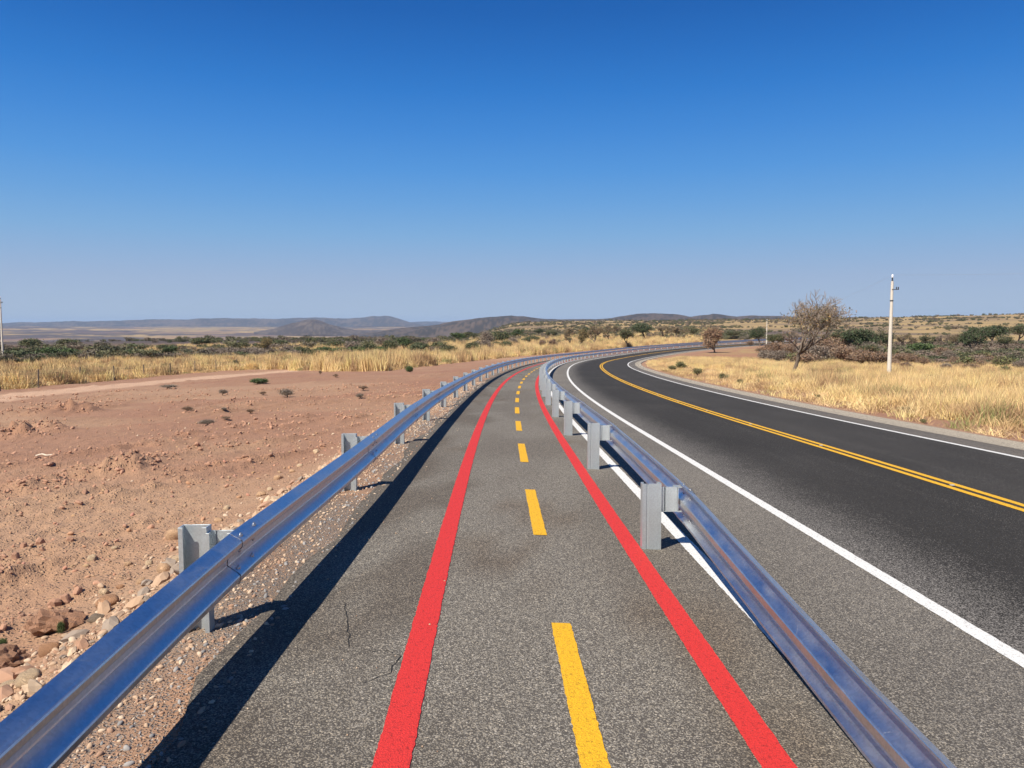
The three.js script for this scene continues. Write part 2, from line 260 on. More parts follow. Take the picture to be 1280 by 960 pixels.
addTop(new THREE.Mesh(ribbon([[9.7, -.06], [9.9, .0], [10.3, -.03], [11, -.12], [12.4, -.42]], -7, 280, 0, (s, o) => mix3(DIRT, PALE, fbm(s, o * 2, 3))), M.soil), 'verge', 'pinkish earth verge beside the concrete gutter', 'verge', null, 'structure');
addTop(new THREE.Mesh(ribbon([[-1.48, -.03], [-1.64, -.012], [-1.8, -.03], [-2.05, -.05], [-2.3, -.1], [-2.8, -.45]], -7, 280, 0, (s, o) => { const k = .66 + .45 * fbm(s * 1.5, o * 2.5, 3), d = ss(.42, .68, fbm(s * .9 + 4, o * 1.7, 3)); return mix3([k, k, k], [k * 1.35, k * 1.1, k * .92], d); }), M.gravel), 'gravel_verge', 'strip of grey gravel and orange earth under the guardrail beside the dirt', 'verge', null, 'structure');

const line = (name, o, w, m, parent, s0 = -7, s1 = 275) => part(name, ribbon([[s => o - w / 2 + rough(s, o), 0], [s => o + w / 2 + rough(s, o + 7), 0]], s0, s1, .004, null, .03), m, parent);
const rough = (s, k) => s < 16 ? (noise(s * 34, k * 9) - .5) * .007 + (noise(s * 7, k * 5) - .5) * .002 : 0;
line('red_edge_line', OFF.leftRed, .14, M.red, path); line('red_edge_line', OFF.rightRed, .14, M.red, path);
for (let k = -4; k < 60; k++) { const s = 2.278 + 2.0317 * (2 * k + 2); line('yellow_dash', 0, .112, M.yellow, path, s, s + 2.0317); }
line('white_edge_line', OFF.white2, .115, M.white, path); line('white_edge_line', OFF.white, .12, M.white, carriage); line('white_edge_line', OFF.farWhite, .12, M.white, carriage);
line('yellow_centre_line', OFF.yellow - .095, .105, M.yellow, carriage); line('yellow_centre_line', OFF.yellow + .095, .105, M.yellow, carriage);
{ // cracks in the asphalt by the gravel
  const crack = P => { const pos = [], idx = []; P.forEach(([s, o, w], i) => { pos.push(...road(s, o - w, .003), ...road(s, o + w, .003)); if (i) { const a = i * 2 - 2; idx.push(a, a + 1, a + 3, a, a + 3, a + 2); } }); return geo(pos, idx); };
  const R = rng(3), wig = (P, n) => { const out = []; for (let k = 0; k < P.length - 1; k++) for (let i = 0; i < n; i++) { const t = i / n; out.push([lerp(P[k][0], P[k + 1][0], t) + (R() - .5) * .02, lerp(P[k][1], P[k + 1][1], t) + (R() - .5) * .02, .0012 + .0022 * R()]); } return out; };
  part('crack', crack(wig([[4.55, -1.28], [4.3, -1.22], [4.05, -1.16], [3.85, -1.13]], 6)), M.crack, path);
  part('crack', crack(wig([[3.82, -1.05], [3.85, -.93], [3.78, -.86], [3.6, -.88], [3.45, -1.0]], 6)), M.crack, path);
}

// ------------------------------------------------------------------ guardrails
const TOP = .62, MID = TOP - .144;
const WPROF = (() => { // W-beam: [height, depth towards traffic]
  const half = [[.144, .004], [.142, .012], [.137, .019], [.116, .060], [.110, .069], [.103, .073], [.080, .073], [.073, .069], [.066, .060], [.033, .011], [.027, .003], [.019, 0]];
  const front = [...half, ...half.slice().reverse().map(([a, b]) => [-a, b])];
  const back = front.map((p, i) => { const a = front[Math.max(0, i - 1)], b = front[Math.min(front.length - 1, i + 1)], tx = b[0] - a[0], ty = b[1] - a[1], l = Math.hypot(tx, ty); return [p[0] + ty / l * .0035 * -1 * -1, p[1] + tx / l * .0035]; });
  return { front, back };
})();
// the beams dip towards the near ends; the right one runs down into the ground
const DIP = { L: s => table([-6, 1, 2.5, 4.2, 8, 12, 16], [-.3, -.2, -.15, -.09, -.06, -.02, 0], s), R: s => table([-2, 1, 2.4, 2.9, 3.5, 5.8, 6.9, 10, 14], [-.7, -.47, -.345, -.32, -.275, -.105, -.08, -.02, 0], s) };
const FLARE = { L: s => -.08 * ss(8, 2.5, s), R: s => -.045 * ss(9, 3, s) };
function rail(name, label, oPost, end, s0, first, n, nBolts) {
  const side = 1, dip = DIP[end], flare = FLARE[end], twist = s => end === 'L' ? -.03 * ss(8, 2, s) : 0;
  const g0 = road(s0, oPost), root = new THREE.Group(); root.position.set(...g0);
  const P = (s, o, up) => { const p = road(s, o, 0), b = road(s, oPost)[1]; return [p[0] - g0[0], b + up - g0[1], p[2] - g0[2]]; };
  const oBeam = oPost + side * .225;
  const loop = [...WPROF.front, ...WPROF.back.slice().reverse()], len = [0]; for (let i = 1; i <= loop.length; i++) { const a = loop[i - 1], b = loop[i % loop.length]; len.push(len[i - 1] + Math.hypot(a[0] - b[0], a[1] - b[1])); }
  const boltG = new THREE.SphereGeometry(.017, 10, 6, 0, Math.PI * 2, 0, Math.PI / 2); boltG.scale(1, .75, 1); boltG.rotateZ(-Math.PI / 2 * side);
  for (let k = -1; k < n - 1; k++) {
    const a = s0 + 4 * k - .16, b = s0 + 4 * (k + 1) + .16, segs = k < 3 ? 16 : 6, pos = [], uv = [], idx = [], m = loop.length;
    for (let j = 0; j <= segs; j++) { const t = j / segs, s = lerp(a, b, t), lift = .0055 * (1 - t); for (let i = 0; i <= m; i++) { const q = loop[i % m]; pos.push(...P(s, oBeam + flare(s) + twist(s) * (.144 - q[0]) / .288 + side * (q[1] + lift), MID + dip(s) + q[0])); uv.push(s, len[i]); } }
    for (let j = 0; j < segs; j++) for (let i = 0; i < m; i++) { const p = j * (m + 1) + i, q = p + m + 1; side > 0 ? idx.push(p, p + 1, q + 1, p, q + 1, q) : idx.push(p, q + 1, p + 1, p, q, q + 1); }
    for (const j of [0, segs]) { const base = j * (m + 1), h = WPROF.front.length; for (let i = 0; i < h - 1; i++) { const x = base + i, y = base + i + 1, z = base + m - 1 - i, w = base + m - 2 - i; (j === 0) === (side > 0) ? idx.push(x, z, y, y, z, w) : idx.push(x, y, z, y, w, z); } }
    let g = toCreasedNormals(geo(pos, idx, uv), .22); const beam = part('beam_section', g, M.beam, root);
    if (k < nBolts) for (const ds of [.045, .26]) for (const [v, dep] of [[.126, .04], [.05, .036], [-.05, .036], [-.126, .04]]) { const c = P(a + ds, oBeam + flare(a + ds) + twist(a + ds) * (.144 - v) / .288 + side * (dep + .006), MID + dip(a + ds) + v); const bo = part('bolt', boltG, M.bolt, beam); bo.position.set(...c); bo.rotation.y = -at1(RH, a); }
  }
  // post: lipped channel; spacer: short channel and its clip
  const chan = (w, d, t, lip, flip) => { const s = new THREE.Shape(); const p = [[-w / 2, 0], [-w * .30, 0], [-w * .27, .007], [-w * .2, .007], [-w * .17, 0], [w / 2, 0], [w / 2, d], [w / 2 - lip, d], [w / 2 - lip, d - t], [w / 2 - t, d - t], [w / 2 - t, t], [-w / 2 + t, t], [-w / 2 + t, d - t], [-w / 2 + lip, d - t], [-w / 2 + lip, d], [-w / 2, d]]; p.forEach(([x, y], i) => i ? s.lineTo(x, flip ? -y : y) : s.moveTo(x, flip ? -y : y)); return s; };
  const ext = (shape, h) => { const g = new THREE.ExtrudeGeometry(shape, { depth: h, bevelEnabled: true, bevelThickness: .001, bevelSize: .001, bevelSegments: 1 }); g.rotateX(-Math.PI / 2); return g; };
  const postG = ext(chan(.15, .075, .006, .022, end === 'L'), TOP + .25), spacerG = ext(chan(.13, .07, .005, .016, end === 'L'), .2), clipG = mergeGeometries([new THREE.BoxGeometry(.006, .2, .085), new THREE.BoxGeometry(.03, .006, .085).translate(.018 * side, .097, 0), new THREE.BoxGeometry(.03, .006, .085).translate(.018 * side, -.097, 0)]);
  for (let k = first; k < n; k++) {
    const s = s0 + 4 * k, h = at1(RH, s), po = part('post', postG, M.post, root); po.position.set(...P(s, oPost + flare(s), -.24 + dip(s))); po.rotation.y = -h;
    const R = rng(k + 70 + side); po.rotation.z = (R() - .5) * .016; po.rotation.x = (R() - .5) * .012;
    if (k < 30) { const sp = part('spacer_block', spacerG, M.post, po); sp.position.set(side * .14, TOP + .02, end === 'L' ? .012 : -.022); const cl = part('clip', clipG, M.post, po); cl.position.set(side * .211, TOP + .12, end === 'L' ? .045 : -.055); }
  }
  return addTop(root, name, label, 'guardrail');
}
rail('guardrail', 'galvanized steel guardrail between bare reddish dirt and the cycle path', OFF.postL, 'L', 4.19, -1, 68, 8);
rail('guardrail', 'galvanized steel guardrail between the cycle path and the dark road', OFF.postR, 'R', 6.012, 0, 68, 8);

// ------------------------------------------------------------------ reflective studs on the centre line
for (let k = 0; k < 14; k++) {
  const s = 9.4 + k * 4, g = new THREE.CylinderGeometry(.025, .035, .012, 4, 1); g.rotateY(Math.PI / 4);
  const st = new THREE.Group(); st.position.set(...road(s, OFF.yellow, .014)); st.rotation.y = -at1(RH, s);
  part('body', g, M.concrete, st); part('reflector', new THREE.BoxGeometry(.034, .006, .004).translate(0, .001, .025), M.porcelain, st);
  addTop(st, 'road_stud', 'small white reflective stud between the double yellow lines', 'road stud', 'studs along the centre line');
}

// ------------------------------------------------------------------ stones, clods, gravel
function rock(seed, detail = 2, flat = .7, rough = .3) {
  const g = new THREE.IcosahedronGeometry(1, detail), p = g.attributes.position, o = seed * 7.7;
  for (let i = 0; i < p.count; i++) { const x = p.getX(i), y = p.getY(i), z = p.getZ(i), k = 1 - rough * .6 + (detail > 2 ? .5 * (noise(x * 3.4 + o, z * 3.4 + y * 3) - .5) + .32 * (noise(x * 8 + o, z * 8 + y * 7) - .5) + .14 * (noise(x * 19, z * 19 + y * 17) - .5) : 0) + rough * (fbm(x * 1.3 + o, y * 1.3 + z * 1.7 + o, 3)) * 1.3 + rough * .25 * (noise(x * 5 + o, y * 5 + z * 4) - .5); p.setXYZ(i, x * k, y * k * flat, z * k * .85); }
  const uv = []; for (let i = 0; i < p.count; i++) uv.push(p.getX(i) * .3 + p.getZ(i) * .1, p.getY(i) * .3 + p.getZ(i) * .2); g.setAttribute('uv', new THREE.Float32BufferAttribute(uv, 2));
  const m = g; m.computeVertexNormals(); return m;
}
function smooth(g) { const p = g.attributes.position, key = new Map(), n = g.attributes.normal, acc = []; for (let i = 0; i < p.count; i++) { const k = [p.getX(i), p.getY(i), p.getZ(i)].map(v => v.toFixed(4)).join(); if (!key.has(k)) { key.set(k, acc.length); acc.push([0, 0, 0]); } const a = acc[key.get(k)]; a[0] += n.getX(i); a[1] += n.getY(i); a[2] += n.getZ(i); } for (let i = 0; i < p.count; i++) { const a = acc[key.get([p.getX(i), p.getY(i), p.getZ(i)].map(v => v.toFixed(4)).join())], l = Math.hypot(...a) || 1; n.setXYZ(i, a[0] / l, a[1] / l, a[2] / l); } return g; }
const rocks = [1, 2, 3, 4, 5].map(k => smooth(rock(k, 2, [.75, .55, .85, .5, .65][k - 1], .5)));
const clods = [6, 7].map(k => rock(k, 4, .62, .9));
const sideOf = p => { const [s, o] = nearest(p.x, p.f); return o; };
[[220, 672, 11, 0, 'rounded tan boulder lying by the guardrail post'], [37, 852, 15, 1, 'pale smooth stone beside the guardrail with a sharp shadow'], [62, 815, 12, 2, 'orange brown slab of rock below a small green weed'], [120, 776, 10, 3, 'dark grey angular stone at the foot of the sandy ridge'], [135, 757, 13, 2, 'flat reddish slab leaning on the sandy ridge'], [115, 700, 6, 1, 'lone pale stone on open dirt with a long shadow'], [143, 686, 4, 1], [205, 714, 9, 0], [221, 702, 8, 1], [160, 706, 5, 0], [186, 706, 5, 1], [273, 652, 5, 0], [284, 637, 5, 1], [327, 619, 6, 0], [337, 613, 4, 1], [348, 599, 5, 0], [375, 583, 4, 1], [330, 628, 4, 2], [365, 590, 4, 0], [230, 690, 6, 2], [226, 682, 5, 2], [10, 862, 12, 1], [130, 742, 6, 1], [176, 728, 6, 0], [150, 735, 5, 2], [395, 566, 4, 1]].forEach(([u, v, px, m, label], i) => {
  const p = spot(u, v), size = px * p.t / 962, o = new THREE.Mesh(rocks[i % 5], M.stone[m]);
  o.scale.setScalar(size * 1.05); o.rotation.set(.2 * (i % 3), i * 1.7, 0); o.position.set(p.x, p.y + size * .32, -p.f);
  addTop(o, 'stone', label || 'small tan stone scattered along the gravel ridge behind the rail', 'stone', label ? null : 'small stones beside the guardrail');
});
[[66, 788, 23, 'large crumbly clod of red earth beside a green weed'], [8, 832, 20, 'dark clod of earth half in shade near the pale stone']].forEach(([u, v, px, label], i) => {
  const p = spot(u, v), size = px * p.t / 962, o = new THREE.Mesh(clods[i], M.clod); o.scale.setScalar(size * 1.25); o.rotation.y = i * 2; o.position.set(p.x, p.y + size * .35, -p.f); addTop(o, 'earth_clod', label, 'clod');
});
function scatter(name, label, category, g, m, list) {
  const im = new THREE.InstancedMesh(g, m, list.length), o = new THREE.Object3D(), c = new THREE.Color();
  list.forEach((q, i) => { o.position.set(q.x, q.y, q.z); o.rotation.set(q.rx || 0, q.ry || 0, q.rz || 0); o.scale.set(q.sx, q.sy, q.sz); o.updateMatrix(); im.setMatrixAt(i, o.matrix); im.setColorAt(i, c.setRGB(...q.c)); });
  return addTop(im, name, label, category, null, 'stuff');
}
{
  const R = rng(21), L = [], pg = smooth(rock(9, 1, .7, .5)), tones = [[.42, .29, .19], [.5, .38, .27], [.33, .2, .13], [.3, .28, .26], [.22, .21, .2]];
  for (let k = 0; k < 15000; k++) { const s = 1.2 + 34 * Math.pow(R(), 1.8), o = -1.58 - 1.29 * R(), z = (.003 + .011 * Math.pow(R(), 3)) * (1 + s * .02), p = road(s, o), y = Math.max(land(p[0], -p[2]), road(s, o)[1] + table([-2.8, -2.3, -2.05, -1.8, -1.64, -1.48], [-.45, -.1, -.05, -.03, -.012, .004], o)); L.push({ x: p[0], y: y + z * .3, z: p[2], ry: R() * 6, rx: R(), sx: z * (1 + R() * .5), sy: z, sz: z, c: tones[Math.floor(R() * (o < -1.95 ? 3 : 5))] }); }
  for (let k = 0; k < 260; k++) { const s = 2 + 14 * R(), o = -1.6 + 1.1 * Math.pow(R(), 2.2), p = road(s, o), z = .0025 + .006 * Math.pow(R(), 3); L.push({ x: p[0], y: p[1] + z * .4, z: p[2], ry: R() * 6, sx: z, sy: z, sz: z, c: tones[Math.floor(R() * 3)] }); }
  for (let k = 0; k < 11000; k++) { const s = 1 + 40 * Math.pow(R(), 1.6), d = 1.0 + 15 * R() * R(), p = road(s, -1.5 - d), z = (.004 + .02 * Math.pow(R(), 5)) * (1 + s * .015); L.push({ x: p[0], y: land(p[0], -p[2]) + z * .25, z: p[2], ry: R() * 6, rx: R(), sx: z * 1.3, sy: z, sz: z, c: d < 1.9 || R() < .05 ? tones[Math.floor(R() * 3)] : [.33 + .08 * R(), .19 + .04 * R(), .12 + .02 * R()] }); }
  scatter('gravel', 'loose gravel and pebbles strewn over the dirt beside the rail', 'gravel', pg, M.pebble, L);
}
{ // broken rock in the spilt bank beside the rail
  const R = rng(29), L = [], g = rock(14, 1, .7, .9), tones = [[.42, .28, .18], [.5, .37, .25], [.36, .21, .135], [.28, .22, .17]];
  for (let k = 0; k < 900; k++) { const s = 1.3 + 15 * Math.pow(R(), 1.5), o = -2.12 - .85 * R(), p = road(s, o), z = .012 + .05 * Math.pow(R(), 3); L.push({ x: p[0], y: land(p[0], -p[2]) + z * .25, z: p[2], ry: R() * 6, rx: R(), rz: R() * .6, sx: z * (1 + .7 * R()), sy: z * .8, sz: z, c: tones[Math.floor(R() * 4)] }); }
  scatter('rubble', 'broken angular rock in the low bank outside the guardrail', 'rubble', g, M.pebble, L);
}
{ // crumbled earth along the grader marks and on the heaps
  const R = rng(23), L = [], g = rock(12, 1, .75, .9);
  const put = (x, f, z) => { const k = .8 + .4 * R(); L.push({ x, y: land(x, f) + z * .2, z: -f, ry: R() * 6, rx: R() * 2, sx: z * (1 + .6 * R()), sy: z, sz: z, c: [.36 * k, .2 * k, .128 * k] }); };
  for (let k = 0; k < 60000 && L.length < 5200; k++) { const s = 2 + 42 * Math.pow(R(), 1.3), d = 1.6 + 26 * R(), p = road(s, -1.5 - d), x = p[0], f = -p[2]; if (f < 2 || R() > .03 + 1.1 * ss(.35, .95, ridge(x, f))) continue; put(x, f, (.008 + .035 * R() * R()) * (1 + s * .012)); }
  for (const m of MOUNDS) for (let k = 0; k < 40; k++) { const a = R() * 6.3, d = m[2] * 1.5 * Math.sqrt(R()); put(m[0] + Math.cos(a) * d, m[1] + Math.sin(a) * d, .015 + .06 * m[3] / .3 * R() * R()); }
  scatter('loose_earth', 'crumbled red earth in broken lines across the bare dirt', 'soil', g, M.pebble, L);
}
{ // pale dead branch on the dirt
  const p = spot(62, 571), k = p.t / 962, c = new THREE.CatmullRomCurve3([[-16, 1.5, 2], [-9, 3.2, 0], [-3, 2, 1], [3, 2.2, -1], [9, 1.5, 0], [15, 1.2, 1], [17, 2.5, 2]].map(([a, b, d]) => new THREE.Vector3(a * k, b * k, d * k)));
  const o = new THREE.Mesh(new THREE.TubeGeometry(c, 24, 1.1 * k, 6), M.stick); o.position.set(p.x, p.y, -p.f); addTop(o, 'dead_branch', 'pale bare branch lying on the open dirt', 'branch');
}

// ------------------------------------------------------------------ plants
function leafSoup(R, pts, n, spread, size, cols) { // many small leaf faces round given points
  const pos = [], col = [];
  for (let k = 0; k < n; k++) {
    const p = pts[Math.floor(R() * pts.length)], q = [0, 1, 2].map(i => p[i] + (R() + R() - 1) * spread * (i === 1 ? .75 : 1)); const c = cols[Math.floor(R() * cols.length)], v = .75 + .5 * R(), s = size * (.6 + .8 * R());
    const d = [R() - .5, R() - .5, R() - .5], e = [R() - .5, R() - .5, R() - .5], ld = Math.hypot(...d), le = Math.hypot(...e);
    for (const [a, b] of [[-.5, 0], [.5, -.35], [.5, .35]]) { pos.push(q[0] + s * (a * d[0] / ld + b * e[0] / le), q[1] + s * (a * d[1] / ld + b * e[1] / le), q[2] + s * (a * d[2] / ld + b * e[2] / le)); col.push(c[0] * v, c[1] * v, c[2] * v); }
  }
  return geo(pos, null, null, col);
}
function limbs(R, opt) { // branching skeleton: returns segments and twig ends; unit height
  const segs = [], ends = [];
  (function grow(p, dir, len, rad, depth) {
    let q = p, d = dir; const n = 3;
    for (let i = 0; i < n; i++) {
      const nd = d.clone().add(new THREE.Vector3((R() - .5) * opt.bend, (R() - .35) * opt.bend * .6, (R() - .5) * opt.bend)).normalize(), e = q.clone().addScaledVector(nd, len / n), r0 = rad * (1 - i / n * .35), r1 = rad * (1 - (i + 1) / n * .35);
      segs.push([q, e, r0, r1, depth]); q = e; d = nd; if (depth >= opt.leafFrom) ends.push([e.x, e.y, e.z]);
      if (depth >= 2 && depth < opt.depth && R() < .35) grow(e, fork(R, nd, opt.fork * 1.2), len * .6, r1 * .55, depth + 1);
    }
    if (depth < opt.depth) { const m = depth === 0 ? opt.first : 2 + (R() < .4 ? 1 : 0); for (let k = 0; k < m; k++) grow(q, fork(R, d, opt.fork), len * (depth === 0 ? opt.ratio0 : .68 + .2 * R()), rad * .62, depth + 1); }
  })(new THREE.Vector3(0, 0, 0), new THREE.Vector3(opt.lean || 0, 1, 0).normalize(), opt.trunk, opt.rad, 0);
  return { segs, ends };
}
function fork(R, d, a) { const v = new THREE.Vector3(R() - .5, (R() - .5) * .6 + .1, R() - .5).normalize(); return d.clone().addScaledVector(v, a).normalize(); }
function tubes(segs, sides = 5, minR = .003) {
  const pos = [], idx = [], U = new THREE.Vector3(), V = new THREE.Vector3(), D = new THREE.Vector3();
  for (const [a, b, r0, r1] of segs) {
    D.subVectors(b, a).normalize(); U.set(Math.abs(D.y) > .9 ? 1 : 0, Math.abs(D.y) > .9 ? 0 : 1, 0).cross(D).normalize(); V.crossVectors(D, U); const o = pos.length / 3;
    for (const [p, r] of [[a, Math.max(r0, minR)], [b, Math.max(r1, minR)]]) for (let i = 0; i < sides; i++) { const t = i / sides * 6.2832, x = Math.cos(t) * r, y = Math.sin(t) * r; pos.push(p.x + U.x * x + V.x * y, p.y + U.y * x + V.y * y, p.z + U.z * x + V.z * y); }
    for (let i = 0; i < sides; i++) { const j = (i + 1) % sides; idx.push(o + i, o + j, o + sides + j, o + i, o + sides + j, o + sides + i); }
  }
  return geo(pos, idx);
}
function unit(gs) { // scale to unit height
  let top = 0; for (const g of gs) { g.computeBoundingBox(); top = Math.max(top, g.boundingBox.max.y); } gs.forEach(g => g.scale(1 / top, 1 / top, 1 / top)); return gs;
}
const GREEN = [[.075, .115, .03], [.06, .095, .028], [.10, .14, .04]], DARKG = [[.045, .07, .025], [.055, .075, .03], [.07, .085, .035]], OLIVE = [[.13, .12, .05], [.10, .10, .045], [.16, .13, .06]], BROWN = [[.24, .16, .095], [.28, .19, .105], [.18, .12, .08]], RUSSET = [[.25, .135, .08], [.2, .11, .07], [.28, .17, .09]], AMBER = [[.30, .19, .06], [.26, .16, .055], [.2, .15, .06]];
function treeKind(seed, cols, n, size, spread, opt, twigsOnly) {
  const R = rng(seed), L = limbs(R, opt), thick = L.segs.filter(s => s[4] < 3), thin = L.segs.filter(s => s[4] >= 3);
  const t = tubes(thick, 6, .012), tw = tubes(thin, 3, opt.twig || .006), lf = leafSoup(R, L.ends, n, spread, size, cols);
  const c = new Float32Array(tw.attributes.position.count * 3); for (let i = 0; i < c.length; i += 3) { c[i] = .2; c[i + 1] = .15; c[i + 2] = .115; } tw.setAttribute('color', new THREE.BufferAttribute(c, 3));
  const crown = mergeGeometries([tw.toNonIndexed(), lf]); unit([t, crown]);
  const gp = new THREE.Group(); part('trunk', t, M.bark, gp); part('crown', crown, M.leaf, gp); return gp;
}
const oT = { bend: .5, fork: .95, depth: 5, first: 3, ratio0: .75, trunk: .36, rad: .045, leafFrom: 3 };
const oS = { bend: .6, fork: 1.3, depth: 4, first: 6, ratio0: 1.5, trunk: .1, rad: .03, leafFrom: 2 };
const KIND = {
  green: [31, 32].map(s => treeKind(s, [...GREEN, ...DARKG], 6500, .05, .16, oT)), dark: [33, 34].map(s => treeKind(s, DARKG, 6500, .05, .16, { ...oT, fork: 1.1 })),
  olive: [35, 36].map(s => treeKind(s, [...OLIVE, ...DARKG], 5200, .048, .16, oT)), brown: [37, 38].map(s => treeKind(s, [...BROWN, ...OLIVE], 3200, .04, .13, { ...oT, twig: .007 })), russet: [39].map(s => treeKind(s, [...RUSSET, ...BROWN], 6000, .035, .16, { ...oS, first: 8, depth: 5, twig: .006, fork: .9 })),
  amber: [40].map(s => treeKind(s, [...AMBER, ...OLIVE], 5000, .045, .16, oT)), bare: [41, 42].map(s => treeKind(s, BROWN, 160, .05, .1, { ...oT, twig: .007 })),
  greenShrub: [51, 52].map(s => treeKind(s, [...GREEN, ...GREEN, ...DARKG], 5200, .06, .26, oS)), darkShrub: [53, 54].map(s => treeKind(s, [...DARKG, ...OLIVE], 5200, .06, .26, oS)),
  dryShrub: [55, 56, 57].map(s => treeKind(s, [...BROWN, ...RUSSET, [.24, .17, .12]], 2600, .035, .2, { ...oS, depth: 5, fork: .8, twig: .008 })), greyShrub: [58, 59].map(s => treeKind(s, [[.22, .175, .135], [.27, .215, .16], [.16, .13, .10]], 3000, .04, .22, { ...oS, depth: 5, fork: .9, twig: .008 })),
  weed: [60, 61].map(s => treeKind(s, [...OLIVE, [.16, .18, .06], [.11, .13, .045]], 900, .07, .22, { ...oS, fork: .8, twig: .01 }))
};
let plantNo = 0;
function plant(kind, name, u, v, hpx, wpx, label, group, cat) {
  const p = spot(u, v, 900), protos = KIND[kind], o = protos[plantNo % protos.length].clone(), h = hpx * p.t / 962, box = new THREE.Box3().setFromObject(protos[plantNo % protos.length]); plantNo++;
  const wide = box.max.x - box.min.x, sx = wpx * p.t / 962 / wide; o.scale.set(sx, h, sx); o.rotation.y = plantNo * 2.4; o.position.set(p.x, p.y - .03 * h, -p.f);
  return addTop(o, name, label, cat || (name.includes('tree') ? 'tree' : 'shrub'), group);
}
{ // the large half-bare tree, with its leaning trunk
  const p = spot(990, 474), h = 112 * p.t / 962, R = rng(78);
  const L = limbs(R, { bend: .55, fork: .85, depth: 6, first: 5, ratio0: .68, trunk: .31, rad: .024, leafFrom: 4, lean: .2 });
  const t = tubes(L.segs.filter(s => s[4] < 3), 7, .004), tw = tubes(L.segs.filter(s => s[4] >= 3), 3, .0019), low = L.ends.filter(e => e[1] < .8);
  const lf = leafSoup(R, low.length ? low : L.ends, 2300, .13, .02, [...BROWN, ...OLIVE, ...AMBER]);
  const c = new Float32Array(tw.attributes.position.count * 3); for (let i = 0; i < c.length; i += 3) { c[i] = .27; c[i + 1] = .215; c[i + 2] = .17; } tw.setAttribute('color', new THREE.BufferAttribute(c, 3));
  const crown = mergeGeometries([tw.toNonIndexed(), lf]); unit([t, crown]);
  const gp = new THREE.Group(); part('trunk', t, M.bark, gp); part('crown', crown, M.leaf, gp); const b = new THREE.Box3().setFromObject(gp), w = b.max.x - b.min.x, k = 106 * p.t / 962 / w;
  gp.scale.set(k, h, k); gp.position.set(p.x, p.y - .05, -p.f); addTop(gp, 'dry_tree', 'large half leafless tree with a thin leaning trunk standing alone in golden grass', 'tree');
}
const G1 = 'trees in the grass beyond the bend', G2 = 'shrubs beyond the left field', G3 = 'dry brush behind the roadside grass';
plant('brown', 'dry_tree', 713, 435, 27, 17, 'thin brown tree standing close beside a wider one past the bend');
plant('amber', 'dry_tree', 724, 437, 29, 26, 'wider tan leaved tree beside a thin brown one past the bend');
plant('brown', 'dry_tree', 744, 434, 29, 26, 'sparse grey brown tree in pale grass past the bend', G1); plant('brown', 'dry_tree', 761, 428, 24, 24, 'sparse grey brown tree in pale grass past the bend', G1);
plant('olive', 'round_tree', 784, 435, 27, 24, 'dark olive ball shaped tree with thin trunk near the far guardrail');
plant('dark', 'broad_tree', 806, 426, 25, 32, 'broad dark tree with low spreading crown beyond the far guardrail');
plant('russet', 'bushy_tree', 893, 441, 36, 36, 'dense reddish brown bushy tree on the inside of the bend');
plant('dark', 'broad_tree', 950, 434, 28, 24, 'dark green tree behind the small far pole'); plant('dryShrub', 'shrub', 938, 434, 10, 12, 'dry brown shrub at the edge of the far road', G3);
plant('bare', 'dry_tree', 1000, 449, 40, 40, 'small bare tree behind the large leaning one');
plant('dark', 'broad_tree', 1068, 447, 40, 50, 'dark green tree with brown brush at its foot'); plant('olive', 'broad_tree', 1100, 445, 38, 48, 'olive green tree just behind the white utility pole'); plant('olive', 'shrub', 1086, 457, 30, 34, 'yellowish olive bush in front of the dark green tree');
plant('greenShrub', 'shrub', 1150, 446, 20, 44, 'wide low dark green thicket right of the utility pole'); plant('darkShrub', 'shrub', 1192, 453, 17, 36, 'dark low bush beside the wide green thicket'); plant('darkShrub', 'shrub', 1170, 449, 14, 30, 'small dark bush in front of the wide green thicket');
plant('dark', 'broad_tree', 1214, 447, 42, 36, 'dark green tree with a tall clear trunk in pale grass'); plant('dark', 'broad_tree', 1240, 435, 32, 40, 'dark green tree with low crown behind the clear trunked one'); plant('olive', 'broad_tree', 1272, 430, 28, 36, 'dusty olive tree at the edge of the pale grass slope');
plant('bare', 'dry_tree', 1184, 437, 20, 24, 'tiny bare forked tree between green bushes'); plant('darkShrub', 'shrub', 1265, 452, 14, 50, 'flat dark bush spread over the pale grass slope');
{ const R = rng(17); for (let k = 0; k < 58; k++) { const u = 952 + 335 * ((k + R()) / 58), right = u > 1112, v = (right ? 450 : 444) + 18 * R(), h = (right ? 12 : 16) + 15 * R() * R() + (u > 1010 && u < 1105 ? 6 : 0), q = R(); plant(q < .5 ? 'dryShrub' : q < .82 ? 'greyShrub' : 'weed', 'shrub', u, v, h, h * (1.2 + .6 * R()), 'tangled grey brown dry bush in the brush behind golden grass', G3); } }
for (const [u, v, h, w, k] of [[571, 430, 16, 24, 'green'], [506, 440, 20, 24, 'green'], [529, 443, 17, 28, 'dark'], [650, 425, 15, 17, 'green'], [214, 448, 17, 22, 'green'], [336, 446, 27, 26, 'amber']]) plant(k, k === 'amber' ? 'dry_tree' : 'green_tree', u, v, h, w, k === 'amber' ? 'tan leaved dry tree among shrubs past the wire fence' : 'small round green tree beyond the dry grass band', k === 'amber' ? null : 'green trees beyond the left field');
